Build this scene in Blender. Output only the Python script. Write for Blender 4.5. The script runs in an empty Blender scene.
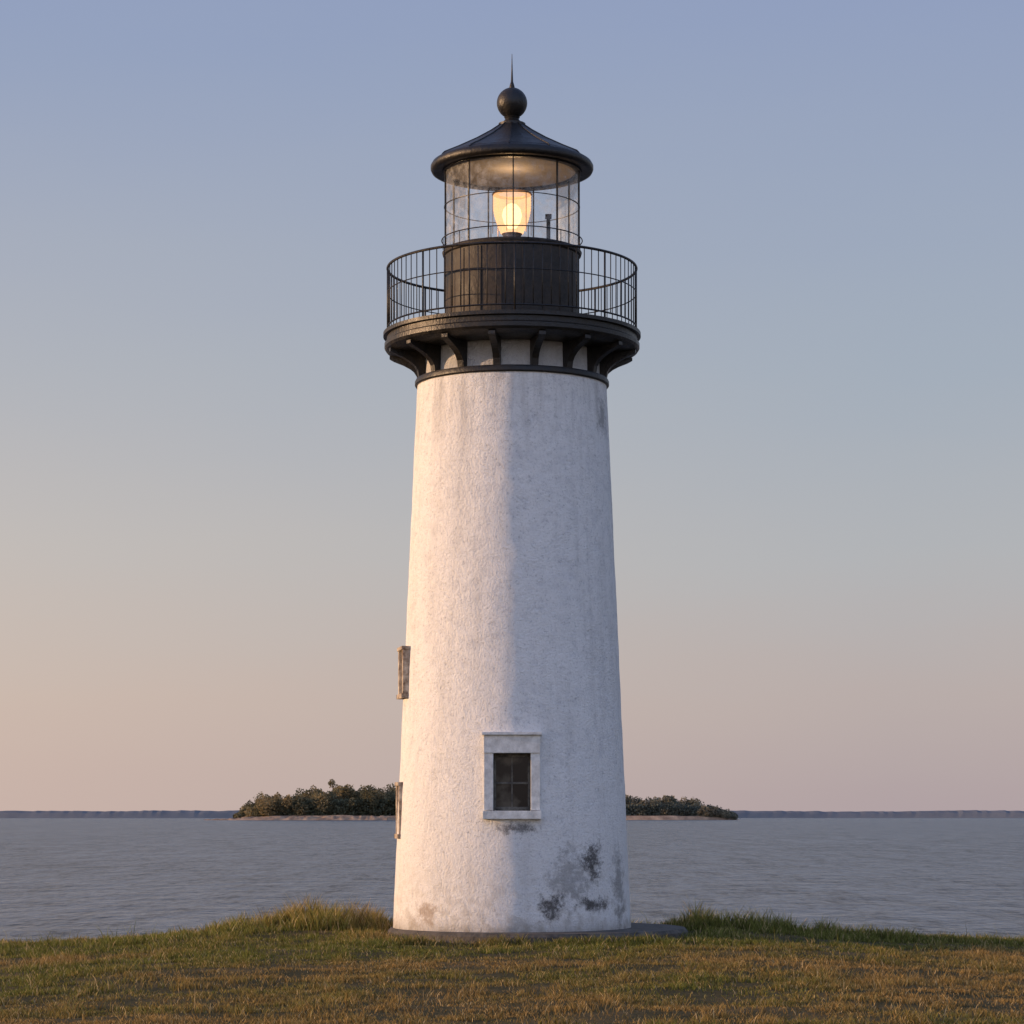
import bpy, bmesh, math, random
import numpy as np
from mathutils import Vector
random.seed(3); rng=np.random.default_rng(5)
S=bpy.context.scene
COL=S.collection
S.view_settings.view_transform='Standard'; S.view_settings.look='None'; S.view_settings.exposure=0; S.view_settings.gamma=1

# ---------------------------------------------------------------- helpers
def mat(name):
    m=bpy.data.materials.new(name); m.use_nodes=True
    nt=m.node_tree; nt.nodes.clear()
    out=nt.nodes.new('ShaderNodeOutputMaterial')
    return m,nt,out
def N(nt,t,**kw):
    n=nt.nodes.new(t)
    for k,v in kw.items():
        if k.startswith('i_'):
            n.inputs[k[2:].replace('_',' ')].default_value=v
        else: setattr(n,k,v)
    return n
def L(nt,a,b): nt.links.new(a,b)
def ramp(nt,stops,interp='LINEAR'):
    r=nt.nodes.new('ShaderNodeValToRGB'); r.color_ramp.interpolation=interp
    e=r.color_ramp.elements
    while len(e)<len(stops): e.new(0.5)
    for i,(p,c) in enumerate(stops):
        e[i].position=p
        e[i].color=(c if len(c)==4 else (*c,1)) if isinstance(c,(tuple,list)) else (c,c,c,1)
    return r
def math_(nt,op,a,b=None,clamp=False):
    n=nt.nodes.new('ShaderNodeMath'); n.operation=op; n.use_clamp=clamp
    for i,v in enumerate((a,b)):
        if v is None: continue
        if isinstance(v,(int,float)): n.inputs[i].default_value=v
        else: L(nt,v,n.inputs[i])
    return n.outputs[0]
def mixc(nt,f,a,b,mode='MIX'):
    n=nt.nodes.new('ShaderNodeMix'); n.data_type='RGBA'; n.blend_type=mode
    for s,v in ((n.inputs[0],f),(n.inputs[6],a),(n.inputs[7],b)):
        if isinstance(v,(int,float)): s.default_value=v
        elif isinstance(v,(tuple,list)): s.default_value=(*v,1) if len(v)==3 else v
        else: L(nt,v,s)
    return n.outputs[2]

def newobj(name,me,parent=None,m=None,smooth=False):
    o=bpy.data.objects.new(name,me); COL.objects.link(o)
    if parent: o.parent=parent
    if m: me.materials.append(m)
    if smooth:
        me.polygons.foreach_set('use_smooth',[True]*len(me.polygons))
    return o
def empty(name,loc=(0,0,0)):
    o=bpy.data.objects.new(name,None); o.location=loc; COL.objects.link(o); return o
def autosmooth(o,ang=35):
    me=o.data
    bm=bmesh.new(); bm.from_mesh(me)
    for f in bm.faces: f.smooth=True
    for e in bm.edges:
        if len(e.link_faces)==2 and e.calc_face_angle(0)>math.radians(ang): e.smooth=False
        elif len(e.link_faces)!=2: e.smooth=False
    bm.to_mesh(me); bm.free()
def lathe(name,prof,segs,parent,m,closed=True,ang=35,rot=0):
    vs=[];fs=[];n=len(prof)
    for i in range(segs):
        a=2*math.pi*i/segs+rot
        for r,z in prof: vs.append((r*math.cos(a),r*math.sin(a),z))
    for i in range(segs):
        j=(i+1)%segs
        for k in range(n if closed else n-1):
            l=(k+1)%n
            fs.append((i*n+k,j*n+k,j*n+l,i*n+l))
    me=bpy.data.meshes.new(name); me.from_pydata(vs,[],fs)
    bm=bmesh.new(); bm.from_mesh(me)
    bmesh.ops.remove_doubles(bm,verts=bm.verts,dist=1e-5)
    bmesh.ops.recalc_face_normals(bm,faces=bm.faces)
    bm.to_mesh(me); bm.free()
    o=newobj(name,me,parent,m); autosmooth(o,ang); return o
def boxes(name,lst,parent,m,bev=0.0):
    bm=bmesh.new()
    for b in lst:
        r=bmesh.ops.create_cube(bm,size=1)
        a=b[6] if len(b)>6 else 0
        for v in r['verts']:
            x,y,z=v.co.x*b[3],v.co.y*b[4],v.co.z*b[5]
            v.co=(b[0]+x*math.cos(a)-y*math.sin(a), b[1]+x*math.sin(a)+y*math.cos(a), b[2]+z)
    if bev>0: bmesh.ops.bevel(bm,geom=list(bm.edges),offset=bev,segments=2,affect='EDGES',profile=0.6)
    me=bpy.data.meshes.new(name); bm.to_mesh(me); bm.free()
    o=newobj(name,me,parent,m); return o
def tube_z(bm,x,y,z0,z1,r0,r1=None,seg=8):
    r1=r0 if r1 is None else r1
    a=[];b=[]
    for i in range(seg):
        t=2*math.pi*i/seg
        a.append(bm.verts.new((x+r0*math.cos(t),y+r0*math.sin(t),z0)))
        b.append(bm.verts.new((x+r1*math.cos(t),y+r1*math.sin(t),z1)))
    for i in range(seg):
        j=(i+1)%seg; f=bm.faces.new((a[i],a[j],b[j],b[i])); f.smooth=True
    bm.faces.new(a[::-1]); bm.faces.new(b)
def ring_prof(r,z,t,n=8):
    return [(r+t*math.cos(2*math.pi*i/n),z+t*math.sin(2*math.pi*i/n)) for i in range(n)]

_tab=rng.random((256,256))
def vnoise(x,y,s):
    x=np.asarray(x)*s+1000.3; y=np.asarray(y)*s+1000.7
    xi=np.floor(x).astype(int); yi=np.floor(y).astype(int)
    fx=x-xi; fy=y-yi; fx=fx*fx*(3-2*fx); fy=fy*fy*(3-2*fy)
    g=lambda a,b:_tab[a%256,b%256]
    return (g(xi,yi)*(1-fx)+g(xi+1,yi)*fx)*(1-fy)+(g(xi,yi+1)*(1-fx)+g(xi+1,yi+1)*fx)*fy
def fbm(x,y,s,o=3):
    r=0;a=1;t=0
    for i in range(o): r=r+a*vnoise(x,y,s*2**i); t+=a; a*=.5
    return r/t
def sstep(a,b,x):
    t=np.clip((np.asarray(x,dtype=float)-a)/(b-a),0,1); return t*t*(3-2*t)

# ---------------------------------------------------------------- sun + sky
AZ=math.radians(1.0)
SUN_EL=math.radians(8.5)
sd=Vector((-math.cos(AZ)*math.cos(SUN_EL),-math.sin(AZ)*math.cos(SUN_EL),math.sin(SUN_EL)))
sl=bpy.data.lights.new('sun','SUN'); sl.energy=5.0; sl.angle=math.radians(0.6); sl.color=(1.0,0.62,0.34)
so=bpy.data.objects.new('sun',sl); COL.objects.link(so)
so.rotation_euler=sd.to_track_quat('Z','Y').to_euler()

W=bpy.data.worlds.new('World'); S.world=W; W.use_nodes=True
nt=W.node_tree; nt.nodes.clear()
out=nt.nodes.new('ShaderNodeOutputWorld')
sky=nt.nodes.new('ShaderNodeTexSky'); sky.sky_type='NISHITA'; sky.sun_disc=False
sky.sun_elevation=SUN_EL; sky.sun_rotation=math.atan2(sd.x,sd.y)
sky.air_density=1.2; sky.dust_density=2.0; sky.ozone_density=1.5
tc=nt.nodes.new('ShaderNodeTexCoord'); sep=nt.nodes.new('ShaderNodeSeparateXYZ'); L(nt,tc.outputs['Generated'],sep.inputs[0])
def srgb(r,g,b):
    f=lambda c:(c/255/12.92) if c/255<=0.04045 else ((c/255+0.055)/1.055)**2.4
    return (f(r),f(g),f(b))
zr=ramp(nt,[(0.0,srgb(180,165,168)),(0.045,srgb(184,172,172)),(0.10,srgb(176,177,183)),(0.17,srgb(162,171,186)),(0.31,srgb(144,157,190)),(0.6,srgb(128,147,190)),(1.0,srgb(110,134,186))])
mpz=N(nt,'ShaderNodeMapping'); mpz.inputs['Scale'].default_value=(3,3,14); L(nt,tc.outputs['Generated'],mpz.inputs[0])
hn=N(nt,'ShaderNodeTexNoise'); hn.inputs['Scale'].default_value=1.6; hn.inputs['Detail'].default_value=6; hn.inputs['Roughness'].default_value=.6; L(nt,mpz.outputs[0],hn.inputs['Vector'])
zz=math_(nt,'ADD',sep.outputs['Z'],math_(nt,'MULTIPLY',math_(nt,'SUBTRACT',hn.outputs['Fac'],.5),.035))
L(nt,zz,zr.inputs[0])
left=math_(nt,'ADD',math_(nt,'MULTIPLY',sep.outputs['X'],-.75),0.11,True)
low=math_(nt,'SUBTRACT',1.0,math_(nt,'MULTIPLY',sep.outputs['Z'],3.6),True)
glow=math_(nt,'MULTIPLY',left,low)
c1=mixc(nt,glow,zr.outputs[0],(1.05,0.74,0.50),'MIX')
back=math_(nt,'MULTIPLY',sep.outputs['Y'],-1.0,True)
bm_=math_(nt,'ADD',math_(nt,'MULTIPLY',back,1.3),1.0)  # sky raised behind the camera as added fill for the tower's shaded side
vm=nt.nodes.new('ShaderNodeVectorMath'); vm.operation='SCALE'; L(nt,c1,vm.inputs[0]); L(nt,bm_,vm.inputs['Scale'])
bg1=N(nt,'ShaderNodeBackground'); L(nt,sky.outputs[0],bg1.inputs[0]); bg1.inputs[1].default_value=0.02
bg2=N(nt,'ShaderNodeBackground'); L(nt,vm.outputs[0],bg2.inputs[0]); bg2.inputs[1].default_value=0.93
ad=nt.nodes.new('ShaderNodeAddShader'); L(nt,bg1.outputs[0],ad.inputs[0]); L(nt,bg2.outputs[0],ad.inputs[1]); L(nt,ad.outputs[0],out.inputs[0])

# ---------------------------------------------------------------- camera
cd=bpy.data.cameras.new('camera'); cam=bpy.data.objects.new('camera',cd); COL.objects.link(cam)
cam.location=(0,-65,2.85); cam.rotation_euler=(math.radians(90),0,0)
cd.sensor_width=36; cd.lens=36*2580/1024; cd.shift_y=0.295; cd.clip_start=0.5; cd.clip_end=100000
S.camera=cam

# ---------------------------------------------------------------- materials
def m_tower(k=1.0,nm='whitewashed_masonry'):
    m,nt,out=mat(nm)
    p=N(nt,'ShaderNodeBsdfPrincipled'); L(nt,p.outputs[0],out.inputs[0])
    tc=N(nt,'ShaderNodeTexCoord'); ob=tc.outputs['Object']
    sp=N(nt,'ShaderNodeSeparateXYZ'); L(nt,ob,sp.inputs[0]); z=sp.outputs['Z']
    def noise(s,d=5,r=.6,vec=ob):
        n=N(nt,'ShaderNodeTexNoise'); n.inputs['Scale'].default_value=s; n.inputs['Detail'].default_value=d; n.inputs['Roughness'].default_value=r
        L(nt,vec,n.inputs['Vector']); return n.outputs['Fac']
    med=noise(3.5,6,.7); fine=noise(14,6,.75)
    mp=N(nt,'ShaderNodeMapping'); mp.inputs['Scale'].default_value=(2.6,2.6,.22); L(nt,ob,mp.inputs[0])
    streak=noise(1.0,6,.65,mp.outputs[0])
    base=ramp(nt,[(0.3,(0.68*k,0.68*k,0.68*k)),(0.5,(0.82*k,0.815*k,0.795*k)),(0.75,(0.87*k,0.86*k,0.84*k))]); L(nt,med,base.inputs[0])
    c=base.outputs[0]
    sr=ramp(nt,[(0.50,0.0),(0.74,0.36)]); L(nt,streak,sr.inputs[0])
    c=mixc(nt,sr.outputs[0],c,(0.48,0.47,0.45))
    fr=ramp(nt,[(0.33,0.6),(0.44,0.0)]); L(nt,fine,fr.inputs[0])
    c=mixc(nt,fr.outputs[0],c,(0.34,0.34,0.34))
    vo=N(nt,'ShaderNodeTexVoronoi',feature='DISTANCE_TO_EDGE'); vo.inputs['Scale'].default_value=2.1
    dn=N(nt,'ShaderNodeTexNoise'); dn.inputs['Scale'].default_value=3; dn.inputs['Detail'].default_value=5; L(nt,ob,dn.inputs['Vector'])
    va=N(nt,'ShaderNodeVectorMath',operation='ADD'); L(nt,ob,va.inputs[0]); L(nt,dn.outputs['Color'],va.inputs[1]); L(nt,va.outputs[0],vo.inputs['Vector'])
    cr=ramp(nt,[(0.0,1.0),(0.02,0.0)]); L(nt,vo.outputs['Distance'],cr.inputs[0])
    msk=math_(nt,'MULTIPLY',math_(nt,'SUBTRACT',noise(.9,4,.6),0.48,True),5,True)
    c=mixc(nt,math_(nt,'MULTIPLY',math_(nt,'MULTIPLY',cr.outputs[0],msk),.5),c,(0.30,0.29,0.28))
    foot=math_(nt,'SUBTRACT',1.0,math_(nt,'DIVIDE',z,3.8),True)
    g=math_(nt,'MULTIPLY',math_(nt,'MULTIPLY',foot,foot),math_(nt,'MULTIPLY',math_(nt,'SUBTRACT',med,0.45,True),8.0,True),True)
    c=mixc(nt,math_(nt,'MULTIPLY',g,0.5),c,(0.26,0.23,0.19))
    sp_=math_(nt,'SUBTRACT',1.0,math_(nt,'DIVIDE',z,0.35),True)
    c=mixc(nt,math_(nt,'MULTIPLY',sp_,math_(nt,'MULTIPLY',streak,1.1)),c,(0.20,0.17,0.13))
    top=math_(nt,'MULTIPLY',math_(nt,'SUBTRACT',z,11.8,True),0.6,True)
    g=math_(nt,'MULTIPLY',top,math_(nt,'MULTIPLY',math_(nt,'SUBTRACT',streak,0.47,True),5.0,True),True)
    c=mixc(nt,math_(nt,'MULTIPLY',g,0.6),c,(0.36,0.34,0.32))
    n2=noise(3.4,9,.75); n3=noise(13,6,.85)
    nn=math_(nt,'ADD',math_(nt,'MULTIPLY',n2,0.65),math_(nt,'MULTIPLY',n3,0.35))
    for (x,y,zz,rx,rz,st) in [(2.0,-2.15,0.66,.85,.36,1.0),(1.95,-2.15,1.75,.6,.75,1.0),(0.95,-2.78,0.60,.55,.55,1.0),(0.12,-2.87,2.50,.95,.26,.85),(1.5,-2.5,1.3,1.35,1.3,.5),
                          (-2.1,-2.05,0.40,.8,.6,.7),(-2.85,-.6,3.0,.5,1.0,.7),(2.3,-.9,12.7,.6,.9,.6),(2.6,-1.3,1.0,.6,1.8,.6)]:
        v=N(nt,'ShaderNodeVectorMath',operation='SUBTRACT'); L(nt,ob,v.inputs[0]); v.inputs[1].default_value=(x,y,zz)
        v2=N(nt,'ShaderNodeVectorMath',operation='MULTIPLY'); L(nt,v.outputs[0],v2.inputs[0]); v2.inputs[1].default_value=(1/rx,1/rx,1/rz)
        ln=N(nt,'ShaderNodeVectorMath',operation='LENGTH'); L(nt,v2.outputs[0],ln.inputs[0])
        f=math_(nt,'SUBTRACT',1.0,ln.outputs['Value'],True)
        thr=math_(nt,'SUBTRACT',0.60,math_(nt,'MULTIPLY',f,0.27))
        q=math_(nt,'MULTIPLY',math_(nt,'SUBTRACT',nn,thr,True),8.0,True)
        q=math_(nt,'MULTIPLY',q,math_(nt,'MULTIPLY',f,4.0,True))
        c=mixc(nt,math_(nt,'MULTIPLY',q,st*.92),c,(0.085,0.08,0.075) if x>-1 else (0.28,0.19,0.12))
    L(nt,c,p.inputs['Base Color']); p.inputs['Roughness'].default_value=.85; p.inputs['Specular IOR Level'].default_value=.25
    h=math_(nt,'ADD',math_(nt,'MULTIPLY',noise(19,5,.7),1.1),math_(nt,'MULTIPLY',med,0.6))
    h=math_(nt,'ADD',h,math_(nt,'MULTIPLY',noise(8.5,4,.6),0.45))
    b=N(nt,'ShaderNodeBump'); b.inputs['Strength'].default_value=0.95; b.inputs['Distance'].default_value=0.05; L(nt,h,b.inputs['Height']); L(nt,b.outputs[0],p.inputs['Normal'])
    return m
def m_simple(name,c0,c1,scale=5,rough=.5,bump=.2,bdist=.01,metal=0,spec=.5,r2=None):
    m,nt,out=mat(name)
    p=N(nt,'ShaderNodeBsdfPrincipled'); L(nt,p.outputs[0],out.inputs[0])
    tc=N(nt,'ShaderNodeTexCoord')
    n=N(nt,'ShaderNodeTexNoise'); n.inputs['Scale'].default_value=scale; n.inputs['Detail'].default_value=7; n.inputs['Roughness'].default_value=.65; L(nt,tc.outputs['Object'],n.inputs['Vector'])
    r=ramp(nt,[(0.35,c0),(0.68,c1)]); L(nt,n.outputs['Fac'],r.inputs[0]); L(nt,r.outputs[0],p.inputs['Base Color'])
    rr=ramp(nt,[(0.3,rough),(0.7,r2 if r2 else min(1,rough+.2))]); L(nt,n.outputs['Fac'],rr.inputs[0]); L(nt,rr.outputs[0],p.inputs['Roughness'])
    p.inputs['Metallic'].default_value=metal; p.inputs['Specular IOR Level'].default_value=spec
    n2=N(nt,'ShaderNodeTexNoise'); n2.inputs['Scale'].default_value=scale*5; n2.inputs['Detail'].default_value=5; L(nt,tc.outputs['Object'],n2.inputs['Vector'])
    b=N(nt,'ShaderNodeBump'); b.inputs['Strength'].default_value=bump; b.inputs['Distance'].default_value=bdist; L(nt,n2.outputs['Fac'],b.inputs['Height']); L(nt,b.outputs[0],p.inputs['Normal'])
    return m
M_T=m_tower()
M_COL_SHADE=m_tower(.64,'collar_masonry_shaded')  # tower whitewash darkened: shade under the gallery put into the colour
M_BLK=m_simple('black_painted_iron',(0.006,0.006,0.007),(0.022,0.018,0.014),3,.34,.5,.03,spec=.4)
M_DRUM=m_simple('weathered_iron',(0.008,0.008,0.008),(0.045,0.035,0.027),2.2,.5,.5,.03,spec=.35)
M_FR=m_simple('white_window_trim',(0.50,0.49,0.46),(0.80,0.79,0.75),5,.6,.6,.02)
M_OLD=m_simple('peeling_wood',(0.14,0.09,0.055),(0.62,0.55,0.45),5,.8,.6,.03)
M_CONC=m_simple('old_concrete',(0.035,0.031,0.026),(0.12,0.105,0.088),2.5,.85,.8,.04)
M_DARK=m_simple('dark_interior',(0.015,0.015,0.015),(0.03,0.028,0.026),3,.9)
M_CEIL=m_simple('lantern_ceiling',(0.30,0.27,0.235),(0.40,0.37,0.33),2,.7)
M_BRASS=m_simple('aged_brass',(0.16,0.10,0.05),(0.30,0.19,0.09),6,.35,.2,.01,metal=.8)
def m_glass(name,tint,refl):
    m,nt,out=mat(name)
    t=N(nt,'ShaderNodeBsdfTransparent'); t.inputs[0].default_value=(*tint,1)
    g=N(nt,'ShaderNodeBsdfGlossy'); g.inputs['Roughness'].default_value=.05
    f=N(nt,'ShaderNodeFresnel'); f.inputs[0].default_value=1.4
    tcg=N(nt,'ShaderNodeTexCoord'); ng=N(nt,'ShaderNodeTexNoise'); ng.inputs['Scale'].default_value=5; ng.inputs['Detail'].default_value=6; ng.inputs['Roughness'].default_value=.7; L(nt,tcg.outputs['Object'],ng.inputs['Vector'])
    fm=math_(nt,'MULTIPLY',f.outputs[0],refl,True)
    mx=N(nt,'ShaderNodeMixShader'); L(nt,fm,mx.inputs[0]); L(nt,t.outputs[0],mx.inputs[1]); L(nt,g.outputs[0],mx.inputs[2])
    d=N(nt,'ShaderNodeBsdfDiffuse'); d.inputs[0].default_value=(.7,.7,.68,1)
    sf=ramp(nt,[(0.42,0.03),(0.72,0.34)]); L(nt,ng.outputs['Fac'],sf.inputs[0])
    mx2=N(nt,'ShaderNodeMixShader'); L(nt,sf.outputs[0],mx2.inputs[0]); L(nt,mx.outputs[0],mx2.inputs[1]); L(nt,d.outputs[0],mx2.inputs[2])
    L(nt,mx2.outputs[0],out.inputs[0])
    return m
M_GL=m_glass('lantern_glass',(0.97,0.98,0.98),.5)
m,nt,out=mat('window_glass'); p=N(nt,'ShaderNodeBsdfPrincipled'); p.inputs['Roughness'].default_value=.12; p.inputs['Specular IOR Level'].default_value=.2; L(nt,p.outputs[0],out.inputs[0])
tcg=N(nt,'ShaderNodeTexCoord'); ng=N(nt,'ShaderNodeTexNoise'); ng.inputs['Scale'].default_value=2.6; ng.inputs['Detail'].default_value=4; L(nt,tcg.outputs['Object'],ng.inputs['Vector'])
rg=ramp(nt,[(0.45,(0.006,0.006,0.006)),(0.66,(0.09,0.08,0.062))]); L(nt,ng.outputs['Fac'],rg.inputs[0]); L(nt,rg.outputs[0],p.inputs['Base Color'])
M_WG=m
def m_emit(name,col,st,transp=0):
    m,nt,out=mat(name)
    e=N(nt,'ShaderNodeEmission'); e.inputs[0].default_value=(*col,1); e.inputs[1].default_value=st
    if transp:
        t=N(nt,'ShaderNodeBsdfTransparent'); mx=N(nt,'ShaderNodeMixShader'); mx.inputs[0].default_value=1-transp
        L(nt,t.outputs[0],mx.inputs[1]); L(nt,e.outputs[0],mx.inputs[2]); L(nt,mx.outputs[0],out.inputs[0])
    else: L(nt,e.outputs[0],out.inputs[0])
    return m

# ---------------------------------------------------------------- lighthouse
LH=empty('lighthouse')
R0,R1,H=3.0,2.385,13.60
def rad(z): return R0+(R1-R0)*z/H
segs,rings=220,170
vs=[];fs=[]
from mathutils import noise as mn
for k in range(rings+1):
    z=-0.45+(H+0.45)*k/rings
    for i in range(segs):
        a=2*math.pi*i/segs
        r=rad(max(z,0)); p3=Vector((math.cos(a)*r,math.sin(a)*r,z))
        r+=0.010*mn.noise(p3*0.8)+0.008*mn.noise(p3*2.7)
        vs.append((math.cos(a)*r,math.sin(a)*r,z))
for k in range(rings):
    for i in range(segs):
        j=(i+1)%segs; fs.append((k*segs+i,k*segs+j,(k+1)*segs+j,(k+1)*segs+i))
fs.append(tuple(range(segs))[::-1]); fs.append(tuple(rings*segs+i for i in range(segs)))
me=bpy.data.meshes.new('tower_wall'); me.from_pydata(vs,[],fs)
tower=newobj('tower_wall',me,LH,M_T)
cut=boxes('cutter',[(0,-2.75,3.63,0.90,0.9,1.40)],None,None)
bo=tower.modifiers.new('b','BOOLEAN'); bo.operation='DIFFERENCE'; bo.object=cut; bo.solver='EXACT'
dg=bpy.context.evaluated_depsgraph_get(); me2=bpy.data.meshes.new_from_object(tower.evaluated_get(dg))
tower.modifiers.clear(); tower.data=me2; bpy.data.objects.remove(cut)
if not tower.data.materials: tower.data.materials.append(M_T)
autosmooth(tower,40)

yf=-2.90
boxes('window_surround',[
    (-0.565,yf+.16,3.63,0.23,0.36,1.38),( 0.565,yf+.16,3.63,0.23,0.36,1.38),
    (0,yf+.15,4.535,1.37,0.40,0.43),
    (0,yf+.12,2.83,1.42,0.46,0.20)],LH,M_FR,.012)
boxes('window_lintel_cap',[(0,yf+.10,4.79,1.45,0.44,0.07)],LH,M_FR,.01)
ys=yf+.34
boxes('window_sash',[(-0.415,ys,3.63,0.06,0.07,1.36),(0.415,ys,3.63,0.06,0.07,1.36),(0,ys,4.27,0.77,0.07,0.08),(0,ys,2.98,0.77,0.07,0.09),
    (0,ys+.005,3.60,0.77,0.06,0.05),(0.0,ys+.01,3.62,0.03,0.045,1.22)],LH,m_simple('sash_paint',(0.05,0.045,0.04),(0.24,0.22,0.18),6,.7),.006)
boxes('window_pane',[(0,ys+.04,3.62,0.80,0.012,1.30)],LH,M_WG)

def side_window(nm,ang,z0,z1,w,proj):
    a=math.radians(ang); rr=rad((z0+z1)/2); zc=(z0+z1)/2; h=z1-z0
    def P(rad_off,tan): return (math.cos(a)*(rr+rad_off)-math.sin(a)*tan, math.sin(a)*(rr+rad_off)+math.cos(a)*tan)
    l=[]
    d=proj+0.45; off=proj-d/2
    for t in (-w/2,w/2):
        x,y=P(off,t); l.append((x,y,zc,d,0.16,h-0.18,a))
    x,y=P(off+.015,0); l.append((x,y,z1-.045,d+.03,w+.18,0.09,a)); l.append((x,y,z0+.045,d+.03,w+.20,0.09,a))
    boxes(nm,l,LH,M_OLD,.012)
    x,y=P(off-.10,0); boxes(nm+'_pane',[(x,y,zc,d*.8,w-.18,h-.2,a)],LH,M_WG)
side_window('side_window_frame',190,5.75,7.03,0.75,0.12)
side_window('side_hatch_frame',188,2.25,3.65,0.7,0.03)

lathe('cornice_ring',[(2.30,13.60),(2.42,13.60),(2.445,13.63),(2.445,13.71),(2.42,13.76),(2.30,13.77)],128,LH,M_BLK)
lathe('collar_wall',[(2.0,13.72),(2.24,13.72),(2.22,14.42),(2.0,14.42)],128,LH,M_COL_SHADE)
lathe('gallery_soffit',[(1.9,14.40),(2.75,14.40),(3.05,14.43),(3.17,14.50),(3.21,14.56),(3.21,14.66),(3.15,14.70),(3.15,14.82),(3.24,14.84),(3.24,14.93),(3.12,14.95),(1.5,14.97),(1.5,14.6)],160,LH,M_BLK,ang=25)
bm=bmesh.new()
for i in range(16):
    a=math.radians(-90-9+22.5*i)
    prof=[(2.18,13.765),(2.40,13.765),(2.43,13.92),(2.50,14.03),(2.62,14.13),(2.80,14.23),(3.04,14.33),(3.13,14.38),(3.13,14.46),(2.18,14.46)]
    s0,s1=-.085,.085
    fa=[];fb=[]
    for r,z in prof:
        ca,sa=math.cos(a),math.sin(a)
        fa.append(bm.verts.new((ca*r-sa*s0,sa*r+ca*s0,z))); fb.append(bm.verts.new((ca*r-sa*s1,sa*r+ca*s1,z)))
    n=len(prof)
    for k in range(n):
        bm.faces.new((fa[k],fa[(k+1)%n],fb[(k+1)%n],fb[k]))
    bm.faces.new(fa[::-1]); bm.faces.new(fb)
bmesh.ops.recalc_face_normals(bm,faces=bm.faces)
me=bpy.data.meshes.new('brackets'); bm.to_mesh(me); bm.free(); newobj('gallery_brackets',me,LH,M_BLK)
RR=3.13; ZT=16.56; ZD=14.94
lathe('top_rail',ring_prof(RR,ZT,.034),128,LH,M_BLK)
lathe('mid_rail',ring_prof(RR,ZT-.62,.014,6),128,LH,M_BLK)
lathe('bottom_rail',ring_prof(RR,ZD+.14,.022,6),128,LH,M_BLK)
bm=bmesh.new()
nb=88
for i in range(nb):
    a=2*math.pi*(i+.3)/nb; x,y=RR*math.cos(a),RR*math.sin(a)
    if i%11==0: tube_z(bm,x,y,ZD-.02,ZT+.02,.024)
    else: tube_z(bm,x,y,ZD+.12,ZT,.012,seg=6)
me=bpy.data.meshes.new('balusters'); bm.to_mesh(me); bm.free(); newobj('railing_balusters',me,LH,M_BLK)

RD=1.69
lathe('lantern_drum',[(1.2,14.9),(RD+.05,14.9),(RD+.05,15.05),(RD,15.08),(RD,16.87),(RD+.05,16.90),(RD+.07,16.97),(RD+.03,17.02),(1.2,17.02)],120,LH,M_DRUM,ang=25)
l=[]
for i in range(20):
    a=2*math.pi*(i+.5)/20; l.append((math.cos(a)*(RD+.003),math.sin(a)*(RD+.003),15.97,0.03,0.03,1.76,a))
boxes('drum_ribs',l,LH,M_DRUM,.006)
lathe('lantern_floor',[(0,16.98),(1.25,16.98),(1.25,17.04),(0,17.04)],64,LH,M_DARK,closed=False)
RG=1.70; ZG0,ZG1=17.02,19.06
lathe('lantern_glazing',[(RG-.01,ZG0),(RG-.01,ZG1)],120,LH,M_GL,closed=False)
l=[]
for i in range(9):
    a=math.radians(-90+1+40*i); l.append((math.cos(a)*RG,math.sin(a)*RG,(ZG0+ZG1)/2,0.045,0.030,ZG1-ZG0,a))
boxes('lantern_mullions',l,LH,M_BLK)
lathe('glazing_bar',[(RG-.015,18.12),(RG+.015,18.12),(RG+.015,18.135),(RG-.015,18.135)],120,LH,M_BLK)
lathe('glazing_sill',ring_prof(RG+.07,17.28,.014,6),120,LH,M_BLK)
bm=bmesh.new()
for i in range(12):
    a=math.radians(-90+13+30*i); tube_z(bm,math.cos(a)*(RG+.07),math.sin(a)*(RG+.07),16.98,17.28,.010,seg=6)
me=bpy.data.meshes.new('sill_posts'); bm.to_mesh(me); bm.free(); newobj('sill_posts',me,LH,M_BLK)
lathe('lantern_ceiling',[(0,19.10),(0.6,19.10),(1.2,19.06),(1.62,19.02)],96,LH,M_CEIL,closed=False)
lathe('lantern_head_ring',[(1.60,18.98),(1.74,18.98),(1.76,19.06),(1.76,19.2),(1.60,19.2)],96,LH,M_BLK)
lathe('roof_eave',[(1.70,19.03),(1.95,19.00),(2.02,19.02),(2.05,19.08),(2.05,19.15),(2.01,19.22),(1.93,19.27),(1.75,19.30),(1.6,19.2)],128,LH,M_BLK,ang=50)
rp=[(1.97,19.24),(1.90,19.31),(1.5,19.50),(1.0,19.76),(0.6,20.00),(0.36,20.17),(0.30,20.24)]
lathe('roof_cone',rp,12,LH,M_BLK,closed=False,ang=8,rot=math.radians(-90-2))
bm=bmesh.new()
for i in range(12):
    a=math.radians(-90-2+30*i); ca,sa=math.cos(a),math.sin(a)
    prev=None
    for r,z in rp:
        cur=[bm.verts.new((ca*r-sa*s,sa*r+ca*s,z+dz)) for s,dz in ((-.018,-.01),(-.014,.022),(.014,.022),(.018,-.01))]
        if prev:
            for k in range(3): bm.faces.new((prev[k],prev[k+1],cur[k+1],cur[k]))
        prev=cur
bmesh.ops.recalc_face_normals(bm,faces=bm.faces)
me=bpy.data.meshes.new('roof_seams'); bm.to_mesh(me); bm.free(); newobj('roof_seams',me,LH,M_BLK)
fp=[(0,20.16),(0.34,20.18),(0.34,20.24),(0.22,20.29),(0.17,20.36),(0.20,20.40),(0.14,20.44)]
cz,rb=20.76,0.385
for i in range(1,18):
    t=-math.pi/2+math.pi*i/18+.0
    fp.append((rb*math.cos(t),cz+rb*math.sin(t)))
fp=[q for q in fp if not(q[1]<20.44 and q[0]>.2 and q[1]>20.3)]
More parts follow.
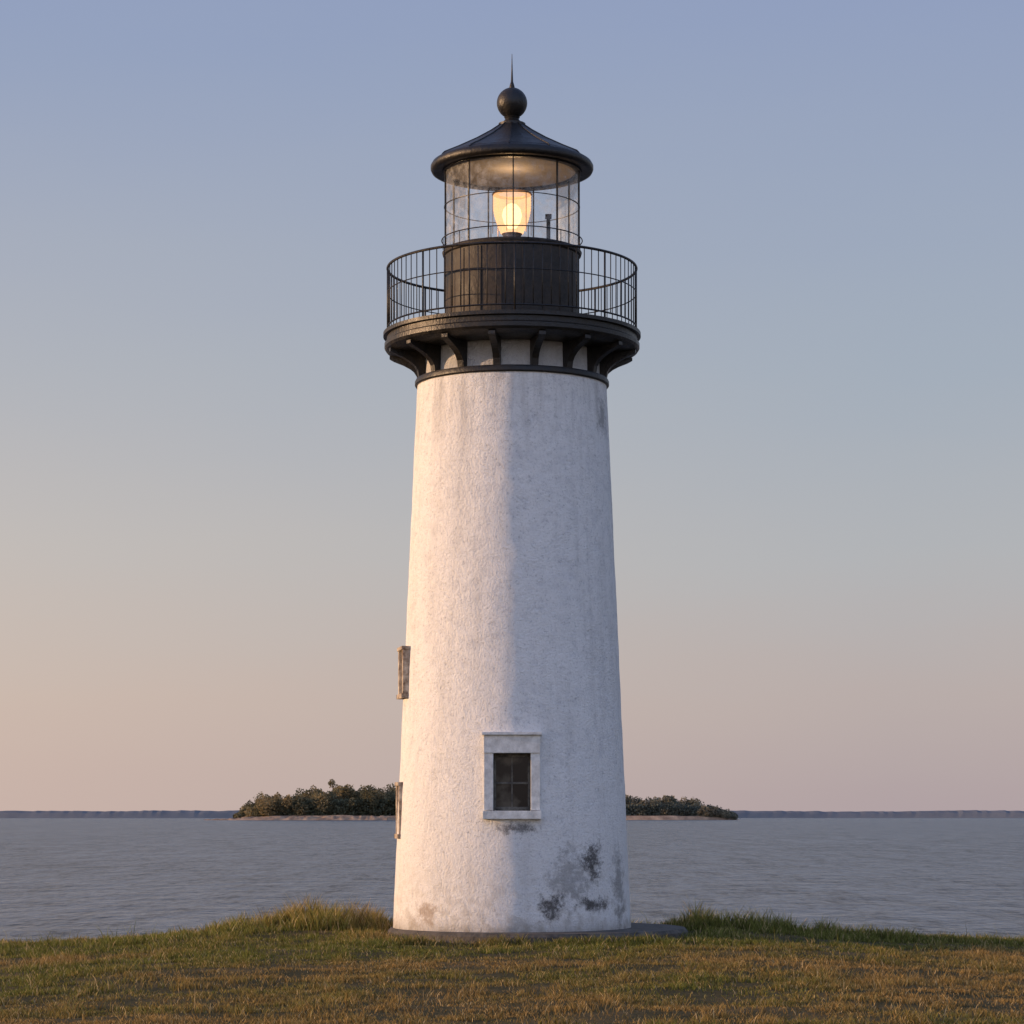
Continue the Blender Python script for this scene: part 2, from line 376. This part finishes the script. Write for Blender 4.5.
fp+= [(0.07,21.16),(0.05,21.24),(0.030,21.30),(0.018,21.6),(0.006,22.0),(0,22.0)]
lathe('roof_finial',fp,48,LH,M_BLK,closed=False,ang=50)

M_CORE=m_emit('lamp_flame',(1.0,0.64,0.30),4)
M_SH=m_emit('lamp_lens_glow',(1.0,0.50,0.20),1.8,transp=.40)
lathe('lamp_pedestal',[(0,17.0),(0.38,17.0),(0.36,17.16),(0.12,17.22),(0.10,17.34),(0.22,17.40),(0.26,17.46),(0,17.46)],40,LH,M_BRASS,closed=False)
lathe('lamp_bulb',[(0,17.60),(0.12,17.62),(0.20,17.74),(0.25,17.92),(0.22,18.08),(0.12,18.20),(0,18.24)],32,LH,M_CORE,closed=False)
pr=[]
for i in range(29):
    t=i/28; z=17.46+0.98*t; r=0.27+0.20*math.sin(min(1,t*1.35)*math.pi/2)+0.014*(i%2)
    pr.append((r,z))
lathe('lamp_lens',pr,40,LH,M_SH,closed=False)
l=[]
for i in range(6):
    a=math.radians(15+60*i); l.append((math.cos(a)*.50,math.sin(a)*.50,17.95,0.014,0.014,1.02,a))
boxes('lamp_cage',l,LH,M_BRASS)
lathe('lamp_cap',[(0.36,18.44),(0.47,18.44),(0.51,18.46),(0.47,18.49),(0.36,18.48)],40,LH,M_BRASS)
boxes('lantern_vent_post',[(0.92,0.2,17.45,0.10,0.10,0.85),(0.92,0.2,17.95,0.16,0.16,0.10)],LH,M_DARK,.01)
pl=bpy.data.lights.new('lamp_light','POINT'); pl.energy=20; pl.color=(1,.62,.32); pl.shadow_soft_size=.2
po=bpy.data.objects.new('lamp_light',pl); po.location=(0,0,18.65); po.parent=LH; COL.objects.link(po)

fo=lathe('foundation_slab',[(0,-.6),(3.80,-.6),(3.78,-.08),(3.70,0.0),(0,0.03)],96,None,M_CONC,closed=False)
fo.name='concrete_foundation'; fo.location=(0.65,0,0.0)

# ---------------------------------------------------------------- terrain
def hz(x,y):
    x=np.asarray(x,dtype=float); y=np.asarray(y,dtype=float)
    b=-0.24-0.38*sstep(5,14,np.abs(x))
    b=b+0.12*(fbm(x,y,0.13,3)-.5)+0.09*(fbm(x,y,.6,2)-.5)
    edge=4.5+1.6*(fbm(x,0*y,0.12,2)-.5)
    b=b-3.6*sstep(0,16,y-edge)
    b=b+0.16*np.exp(-((x+5.2)/2.6)**2-((y-1.5)/3)**2)+0.10*np.exp(-((x-6)/2.2)**2-((y-1.5)/3)**2)
    return b
xs=np.concatenate([np.linspace(-400,-26,30)[:-1],np.linspace(-26,26,209),np.linspace(26,400,30)[1:]])
yv=np.concatenate([np.linspace(-300,-42,24)[:-1],np.linspace(-42,30,289),np.linspace(30,60,6)[1:]])
X,Y=np.meshgrid(xs,yv); Z=hz(X,Y)
nx,ny=len(xs),len(yv)
co=np.stack([X.ravel(),Y.ravel(),Z.ravel()],1)
idx=np.arange(nx*ny).reshape(ny,nx)
q=np.stack([idx[:-1,:-1],idx[:-1,1:],idx[1:,1:],idx[1:,:-1]],-1).reshape(-1,4)
me=bpy.data.meshes.new('ground'); me.from_pydata(co.tolist(),[],q.tolist())
m,nt,out=mat('meadow_soil'); p=N(nt,'ShaderNodeBsdfPrincipled'); L(nt,p.outputs[0],out.inputs[0]); p.inputs['Roughness'].default_value=.95; p.inputs['Specular IOR Level'].default_value=.1
tc=N(nt,'ShaderNodeTexCoord')
n1=N(nt,'ShaderNodeTexNoise'); n1.inputs['Scale'].default_value=.5; n1.inputs['Detail'].default_value=8; n1.inputs['Roughness'].default_value=.7; L(nt,tc.outputs['Object'],n1.inputs['Vector'])
r=ramp(nt,[(0.3,(0.032,0.032,0.012)),(0.5,(0.075,0.060,0.024)),(0.7,(0.14,0.095,0.042))]); L(nt,n1.outputs['Fac'],r.inputs[0]); L(nt,r.outputs[0],p.inputs['Base Color'])
n2=N(nt,'ShaderNodeTexNoise'); n2.inputs['Scale'].default_value=9; n2.inputs['Detail'].default_value=6; L(nt,tc.outputs['Object'],n2.inputs['Vector'])
b=N(nt,'ShaderNodeBump'); b.inputs['Strength'].default_value=1; b.inputs['Distance'].default_value=.08; L(nt,n2.outputs['Fac'],b.inputs['Height']); L(nt,b.outputs[0],p.inputs['Normal'])
newobj('ground',me,None,m,True)

def grass_mesh(name,x,y,h,w,col,lean,mt):
    n=len(x); z=hz(x,y)-0.01
    a=rng.random(n)*2*np.pi; ca,sa=np.cos(a),np.sin(a)
    la=rng.random(n)*2*np.pi; lx,ly=np.cos(la)*lean*h,np.sin(la)*lean*h
    V=np.zeros((n,5,3))
    def setv(k,t,s,bend):
        V[:,k,0]=x+ca*w*s+lx*bend; V[:,k,1]=y+sa*w*s+ly*bend; V[:,k,2]=z+h*t
    setv(0,0,-.5,0); setv(1,0,.5,0); setv(2,.55,.42,.3); setv(3,.55,-.42,.3); setv(4,1,0,1)
    V=V.reshape(-1,3)
    base=np.arange(n)*5
    loops=np.empty((n,7),dtype=np.int32)
    for k,o in enumerate((0,1,2,3,3,2,4)): loops[:,k]=base+o
    me=bpy.data.meshes.new(name)
    me.vertices.add(len(V)); me.vertices.foreach_set('co',V.ravel())
    me.loops.add(n*7); me.loops.foreach_set('vertex_index',loops.ravel())
    me.polygons.add(n*2)
    ls=np.stack([np.arange(n)*7,np.arange(n)*7+4],1).ravel().astype(np.int32)
    me.polygons.foreach_set('loop_start',ls)
    me.update(calc_edges=True)
    at=me.color_attributes.new('col','FLOAT_COLOR','POINT')
    C=np.ones((n,5,4)); C[:,:,:3]=col[:,None,:]
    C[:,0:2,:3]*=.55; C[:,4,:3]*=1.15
    at.data.foreach_set('color',C.ravel().astype(np.float32))
    return newobj(name,me,None,mt)
m,nt,out=mat('grass_blades'); at=N(nt,'ShaderNodeAttribute'); at.attribute_name='col'
d=N(nt,'ShaderNodeBsdfDiffuse'); t=N(nt,'ShaderNodeBsdfTranslucent'); mx=N(nt,'ShaderNodeMixShader'); mx.inputs[0].default_value=.35
L(nt,at.outputs['Color'],d.inputs[0]); L(nt,at.outputs['Color'],t.inputs[0]); L(nt,d.outputs[0],mx.inputs[1]); L(nt,t.outputs[0],mx.inputs[2]); L(nt,mx.outputs[0],out.inputs[0])
M_G=m
def palette(x,y,n,greenbias=0):
    g=fbm(x,y,.22,3); g2=fbm(x+50,y,1.3,2)
    green=np.clip((g-.5)*3.0+.48+greenbias+.5*(g2-.5)+rng.normal(0,.22,n),0,1)
    A=np.array([0.30,0.20,0.075]); B=np.array([0.16,0.165,0.042])
    c=A*(1-green[:,None])+B*green[:,None]
    c*=(0.4+1.15*rng.random(n))[:,None]
    pale=rng.random(n)<.08; c[pale]=np.array([0.56,0.42,0.21])*(.7+.5*rng.random(pale.sum()))[:,None]
    return c
n=620000
dd=28+ (73-28)*rng.random(n)**1.0
yy=dd-65
xx=(rng.random(n)*2-1)*(0.2*dd+5)
keep=((xx-.65)**2+yy**2)>3.80**2
dens=fbm(xx+20,yy,1.1,3); keep&=rng.random(n)<np.clip((dens-.34)*3.6,0.08,1)
xx,yy=xx[keep],yy[keep]; n=len(xx)
dist=np.sqrt(xx**2+yy**2)
gb=.45*(1-sstep(4,11,dist))+.25*sstep(-16,0,yy)-.1
cl=fbm(xx,yy,2.3,2)
hh=(0.035+0.32*np.clip(cl-.34,0,1)**1.3*(.4+fbm(xx,yy,.45,2)))*(0.6+.8*rng.random(n))*(1+.3*sstep(-12,0,yy))
tall=rng.random(n)<.018; hh[tall]*=2.2
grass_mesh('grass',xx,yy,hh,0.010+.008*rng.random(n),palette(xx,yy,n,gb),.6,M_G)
def tallpatch(cx,cy,rx,ry,n,h0,h1,gbias,br=1.0):
    a=rng.random(n)*2*np.pi; r=np.sqrt(rng.random(n))
    x=cx+rx*r*np.cos(a); y=cy+ry*r*np.sin(a)
    k=(((x-.65)**2+y**2)>3.82**2)&(rng.random(n)<np.clip((fbm(x+9,y,1.6,3)-.36)*4,0.02,1))
    x,y=x[k],y[k]; n=len(x); rr=r[k]
    h=(h0+(h1-h0)*rng.random(n)**1.6)*(1-.6*rr**2)*(.3+1.4*fbm(x,y,1.8,2))
    c=palette(x,y,n,gbias)*br
    return x,y,h,c
parts=[tallpatch(-4.7,2.4,1.8,2.0,9000,.3,.95,.35,1.2),tallpatch(-6.6,2.4,1.6,1.8,7000,.2,.65,.45,1.2),tallpatch(-8.5,2.0,2.5,2,4000,.1,.3,.3,1.1),
 tallpatch(-3.5,-2.2,.8,1.5,1500,.12,.35,.1,1.0),tallpatch(-1.5,-4.0,3.4,.3,4500,.12,.34,.2),tallpatch(3.2,-4.0,2.8,.4,3000,.10,.28,.3),
 tallpatch(6.0,2.6,2.2,1.8,9500,.3,.8,.45,.95),tallpatch(8.5,2.6,3,1.8,7000,.15,.45,.4,.95),tallpatch(13,3,4,1.5,7000,.1,.3,-.1),tallpatch(-13,3,4,1.5,3000,.08,.2,0),tallpatch(5.2,-.8,.7,2,1300,.12,.3,.4)]
x=np.concatenate([q[0] for q in parts]);y=np.concatenate([q[1] for q in parts]);h=np.concatenate([q[2] for q in parts]);c=np.concatenate([q[3] for q in parts])
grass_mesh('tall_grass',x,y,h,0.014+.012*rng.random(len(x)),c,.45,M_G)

# ---------------------------------------------------------------- water
me=bpy.data.meshes.new('sea'); s=40000
me.from_pydata([(-s,-200,-2.15),(s,-200,-2.15),(s,s,-2.15),(-s,s,-2.15)],[],[(0,1,2,3)])
m,nt,out=mat('sea_water'); p=N(nt,'ShaderNodeBsdfPrincipled'); L(nt,p.outputs[0],out.inputs[0])
p.inputs['Roughness'].default_value=.22; p.inputs['IOR'].default_value=1.33
p.inputs['Specular Tint'].default_value=(.62,.82,1,1)
tc=N(nt,'ShaderNodeTexCoord')
def wn(sx,sy,det,rot=0,ro=.6):
    mp=N(nt,'ShaderNodeMapping'); mp.inputs['Scale'].default_value=(sx,sy,1); mp.inputs['Rotation'].default_value=(0,0,rot); L(nt,tc.outputs['Object'],mp.inputs[0])
    q=N(nt,'ShaderNodeTexNoise'); q.inputs['Scale'].default_value=1; q.inputs['Detail'].default_value=det; q.inputs['Roughness'].default_value=ro; L(nt,mp.outputs[0],q.inputs['Vector']); return q.outputs['Fac']
h=math_(nt,'ADD',math_(nt,'MULTIPLY',wn(1.6,1.1,5,.2),1.0),math_(nt,'MULTIPLY',wn(.25,.14,3,-.2),3.0))
b=N(nt,'ShaderNodeBump'); b.inputs['Strength'].default_value=1.0; b.inputs['Distance'].default_value=1.8; L(nt,h,b.inputs['Height']); L(nt,b.outputs[0],p.inputs['Normal'])
# ripple light and dark painted into colour and specular: wavelets, wave groups, gust patches
r0=wn(2.6,.50,1,.02,.5); r1=wn(1.0,.16,2,-.01,.6); r2=wn(.30,.035,2,.008,.6); r3=wn(.04,.008,3,.0,.6)
rr=math_(nt,'ADD',math_(nt,'ADD',math_(nt,'MULTIPLY',r0,.30),math_(nt,'MULTIPLY',r1,.32)),math_(nt,'ADD',math_(nt,'MULTIPLY',r2,.28),math_(nt,'MULTIPLY',r3,.10)))
sr=ramp(nt,[(0.40,.04),(0.60,.85)]); L(nt,rr,sr.inputs[0]); L(nt,sr.outputs[0],p.inputs['Specular IOR Level'])
cr=ramp(nt,[(0.40,(0.024,0.045,0.076)),(0.60,(0.088,0.130,0.185))]); L(nt,rr,cr.inputs[0]); L(nt,cr.outputs[0],p.inputs['Base Color'])
newobj('sea',me,None,m)

# ---------------------------------------------------------------- islands and far coast
def leafquads(name,P,size,col,mt):
    n=len(P)
    u=rng.normal(size=(n,3)); u/=np.linalg.norm(u,axis=1)[:,None]
    t=rng.normal(size=(n,3)); v=np.cross(u,t); v/=np.linalg.norm(v,axis=1)[:,None]
    s=size[:,None]
    V=np.stack([P-u*s-v*s*.6,P+u*s-v*s*.5,P+u*s*.8+v*s*.6,P-u*s*.7+v*s*.7],1).reshape(-1,3)
    me=bpy.data.meshes.new(name); me.vertices.add(4*n); me.vertices.foreach_set('co',V.ravel())
    me.loops.add(4*n); me.loops.foreach_set('vertex_index',np.arange(4*n,dtype=np.int32))
    me.polygons.add(n); me.polygons.foreach_set('loop_start',(np.arange(n)*4).astype(np.int32))
    me.update(calc_edges=True)
    at=me.color_attributes.new('col','FLOAT_COLOR','POINT')
    C=np.ones((n,4,4)); C[:,:,:3]=col[:,None,:]; at.data.foreach_set('color',C.ravel().astype(np.float32))
    return newobj(name,me,None,mt)
M_SAND=m_simple('shore_sand',(0.20,0.13,0.085),(0.52,0.35,0.22),.12,.9,.5,.6)
def island(x0,x1,yc,dep,hts,nm_t,nm_g,ncr,col0,col1):  # leaf colours passed in are lifted to include air haze
    n=60;vs=[];fs=[]
    for i in range(n+1):
        for j in range(17):
            u=i/n*2-1; w=j/16*2-1
            r=math.sqrt(max(0,1-min(1,u*u)))
            X_=(x0+x1)/2+(x1-x0)/2*u; Y_=yc+dep*w*(.15+.85*r)
            e=max(0,1-w*w)**.5*max(0,1-abs(u)**3)
            zz=-2.5+ (4.0+1.8*mn.noise(Vector((X_*.05,Y_*.05,0))))*min(1,e*2.0)
            vs.append((X_,Y_,zz))
    for i in range(n):
        for j in range(16):
            a=i*17+j; fs.append((a,a+17,a+18,a+1))
    me=bpy.data.meshes.new(nm_g); me.from_pydata(vs,[],fs); newobj(nm_g,me,None,M_SAND,True)
    Ps=[];Ss=[];Cs=[]
    for k in range(ncr):
        u=random.random(); X_=x0+6+(x1-x0-12)*u
        w=random.uniform(-.75,.8); Y_=yc+dep*w*.85
        # nearer rows lower, a few emergent trees
        H_=hts(u)*random.uniform(.55,.98)*(1.0 if w>-.2 else .82)*(1.16 if random.random()<.10 else 1)
        if H_<2: continue
        R_=random.uniform(3.4,8.0)*min(1,H_/16+.3)
        m_=int(300*(R_/5)**1.5)
        d3=rng.normal(size=(m_,3)); d3/=np.linalg.norm(d3,axis=1)[:,None]
        rr=rng.random(m_)**.3
        lump=1+.22*np.sin(d3[:,0]*5+k)*np.sin(d3[:,2]*6+k*2)
        P=d3*(rr*lump)[:,None]*np.array([R_,R_,min(H_*.45,R_*1.15)])+np.array([X_,Y_,-2.0+H_-min(H_*.45,R_*1.15)])
        Ps.append(P); Ss.append(rng.uniform(.4,.85,m_))
        t=random.random(); c=(np.array(col0)*(1-t)+np.array(col1)*t)*random.uniform(.7,1.3)
        Cs.append(c[None,:]*(0.65+.7*rng.random(m_))[:,None])
    m_=ncr*70; u=rng.random(m_); X_=x0+4+(x1-x0-8)*u
    Hs=np.array([hts(a) for a in u])
    P=np.stack([X_,yc-dep*.7*(1-np.abs(2*u-1)**3)*rng.random(m_),-.2+Hs*.5*rng.random(m_)],1)
    Ps.append(P);Ss.append(rng.uniform(.5,1.1,m_)); Cs.append(np.array(col0)[None,:]*(0.6+.8*rng.random(m_))[:,None])
    leafquads(nm_t,np.concatenate(Ps),np.concatenate(Ss),np.concatenate(Cs),M_G)
YI=2150-65
def hl(u):
    e=np.interp(u,[0,.05,.12,.22,.4,.6,.85,1],[4,14,22,26,30,32,31,20]); return float(e)
island(-236,-45,YI,40,hl,'island_trees','island_ground',230,(0.12,0.125,0.08),(0.30,0.235,0.125))
def hr(u):
    return float(np.interp(u,[0,.3,.6,.8,.93,1],[18,22,22,17,11,4]))
island(40,197,YI+60,40,hr,'island_trees','island_ground',200,(0.13,0.14,0.11),(0.22,0.195,0.135))
me=bpy.data.meshes.new('sand_spit'); 
vs=[];fs=[]
for i in range(81):
    u=i/80; X_=-252+150*u
    for j in range(7):
        w=j/6*2-1; vs.append((X_,YI-38+w*8*(.3+min(u*3,1)),-2.6+3.0*(1-w*w)*(.35+min(1,u*2.5)*.7)*(.6+.8*random.random())))
for i in range(80):
    for j in range(6):
        a=i*7+j; fs.append((a,a+7,a+8,a+1))
me.from_pydata(vs,[],fs); newobj('sand_spit',me,None,M_SAND,True)
m_coast=m_simple('hazy_woodland',(0.14,0.155,0.175),(0.19,0.20,0.215),.02,1,.3,2,spec=0)  # air haze mixed into the far coast's colour
xs=np.arange(-2600,2600,6.0); yb=3250.
hg=5.0+5*fbm(xs,xs*0,.006,4)+1.4*rng.random(len(xs))
vs=[];fs=[]
for i,xv in enumerate(xs):
    dy=40*math.sin(xv*.004)
    vs+= [(xv,yb+dy,-2.4),(xv,yb+dy+4,-2.2+hg[i]*.7),(xv,yb+dy+16,-2.2+hg[i]),(xv,yb+dy+200,-2.2+hg[i]*.9)]
for i in range(len(xs)-1):
    for j in range(3):
        a=i*4+j; fs.append((a,a+4,a+5,a+1))
me=bpy.data.meshes.new('distant_coast'); me.from_pydata(vs,[],fs); newobj('distant_coast',me,None,m_coast,False)
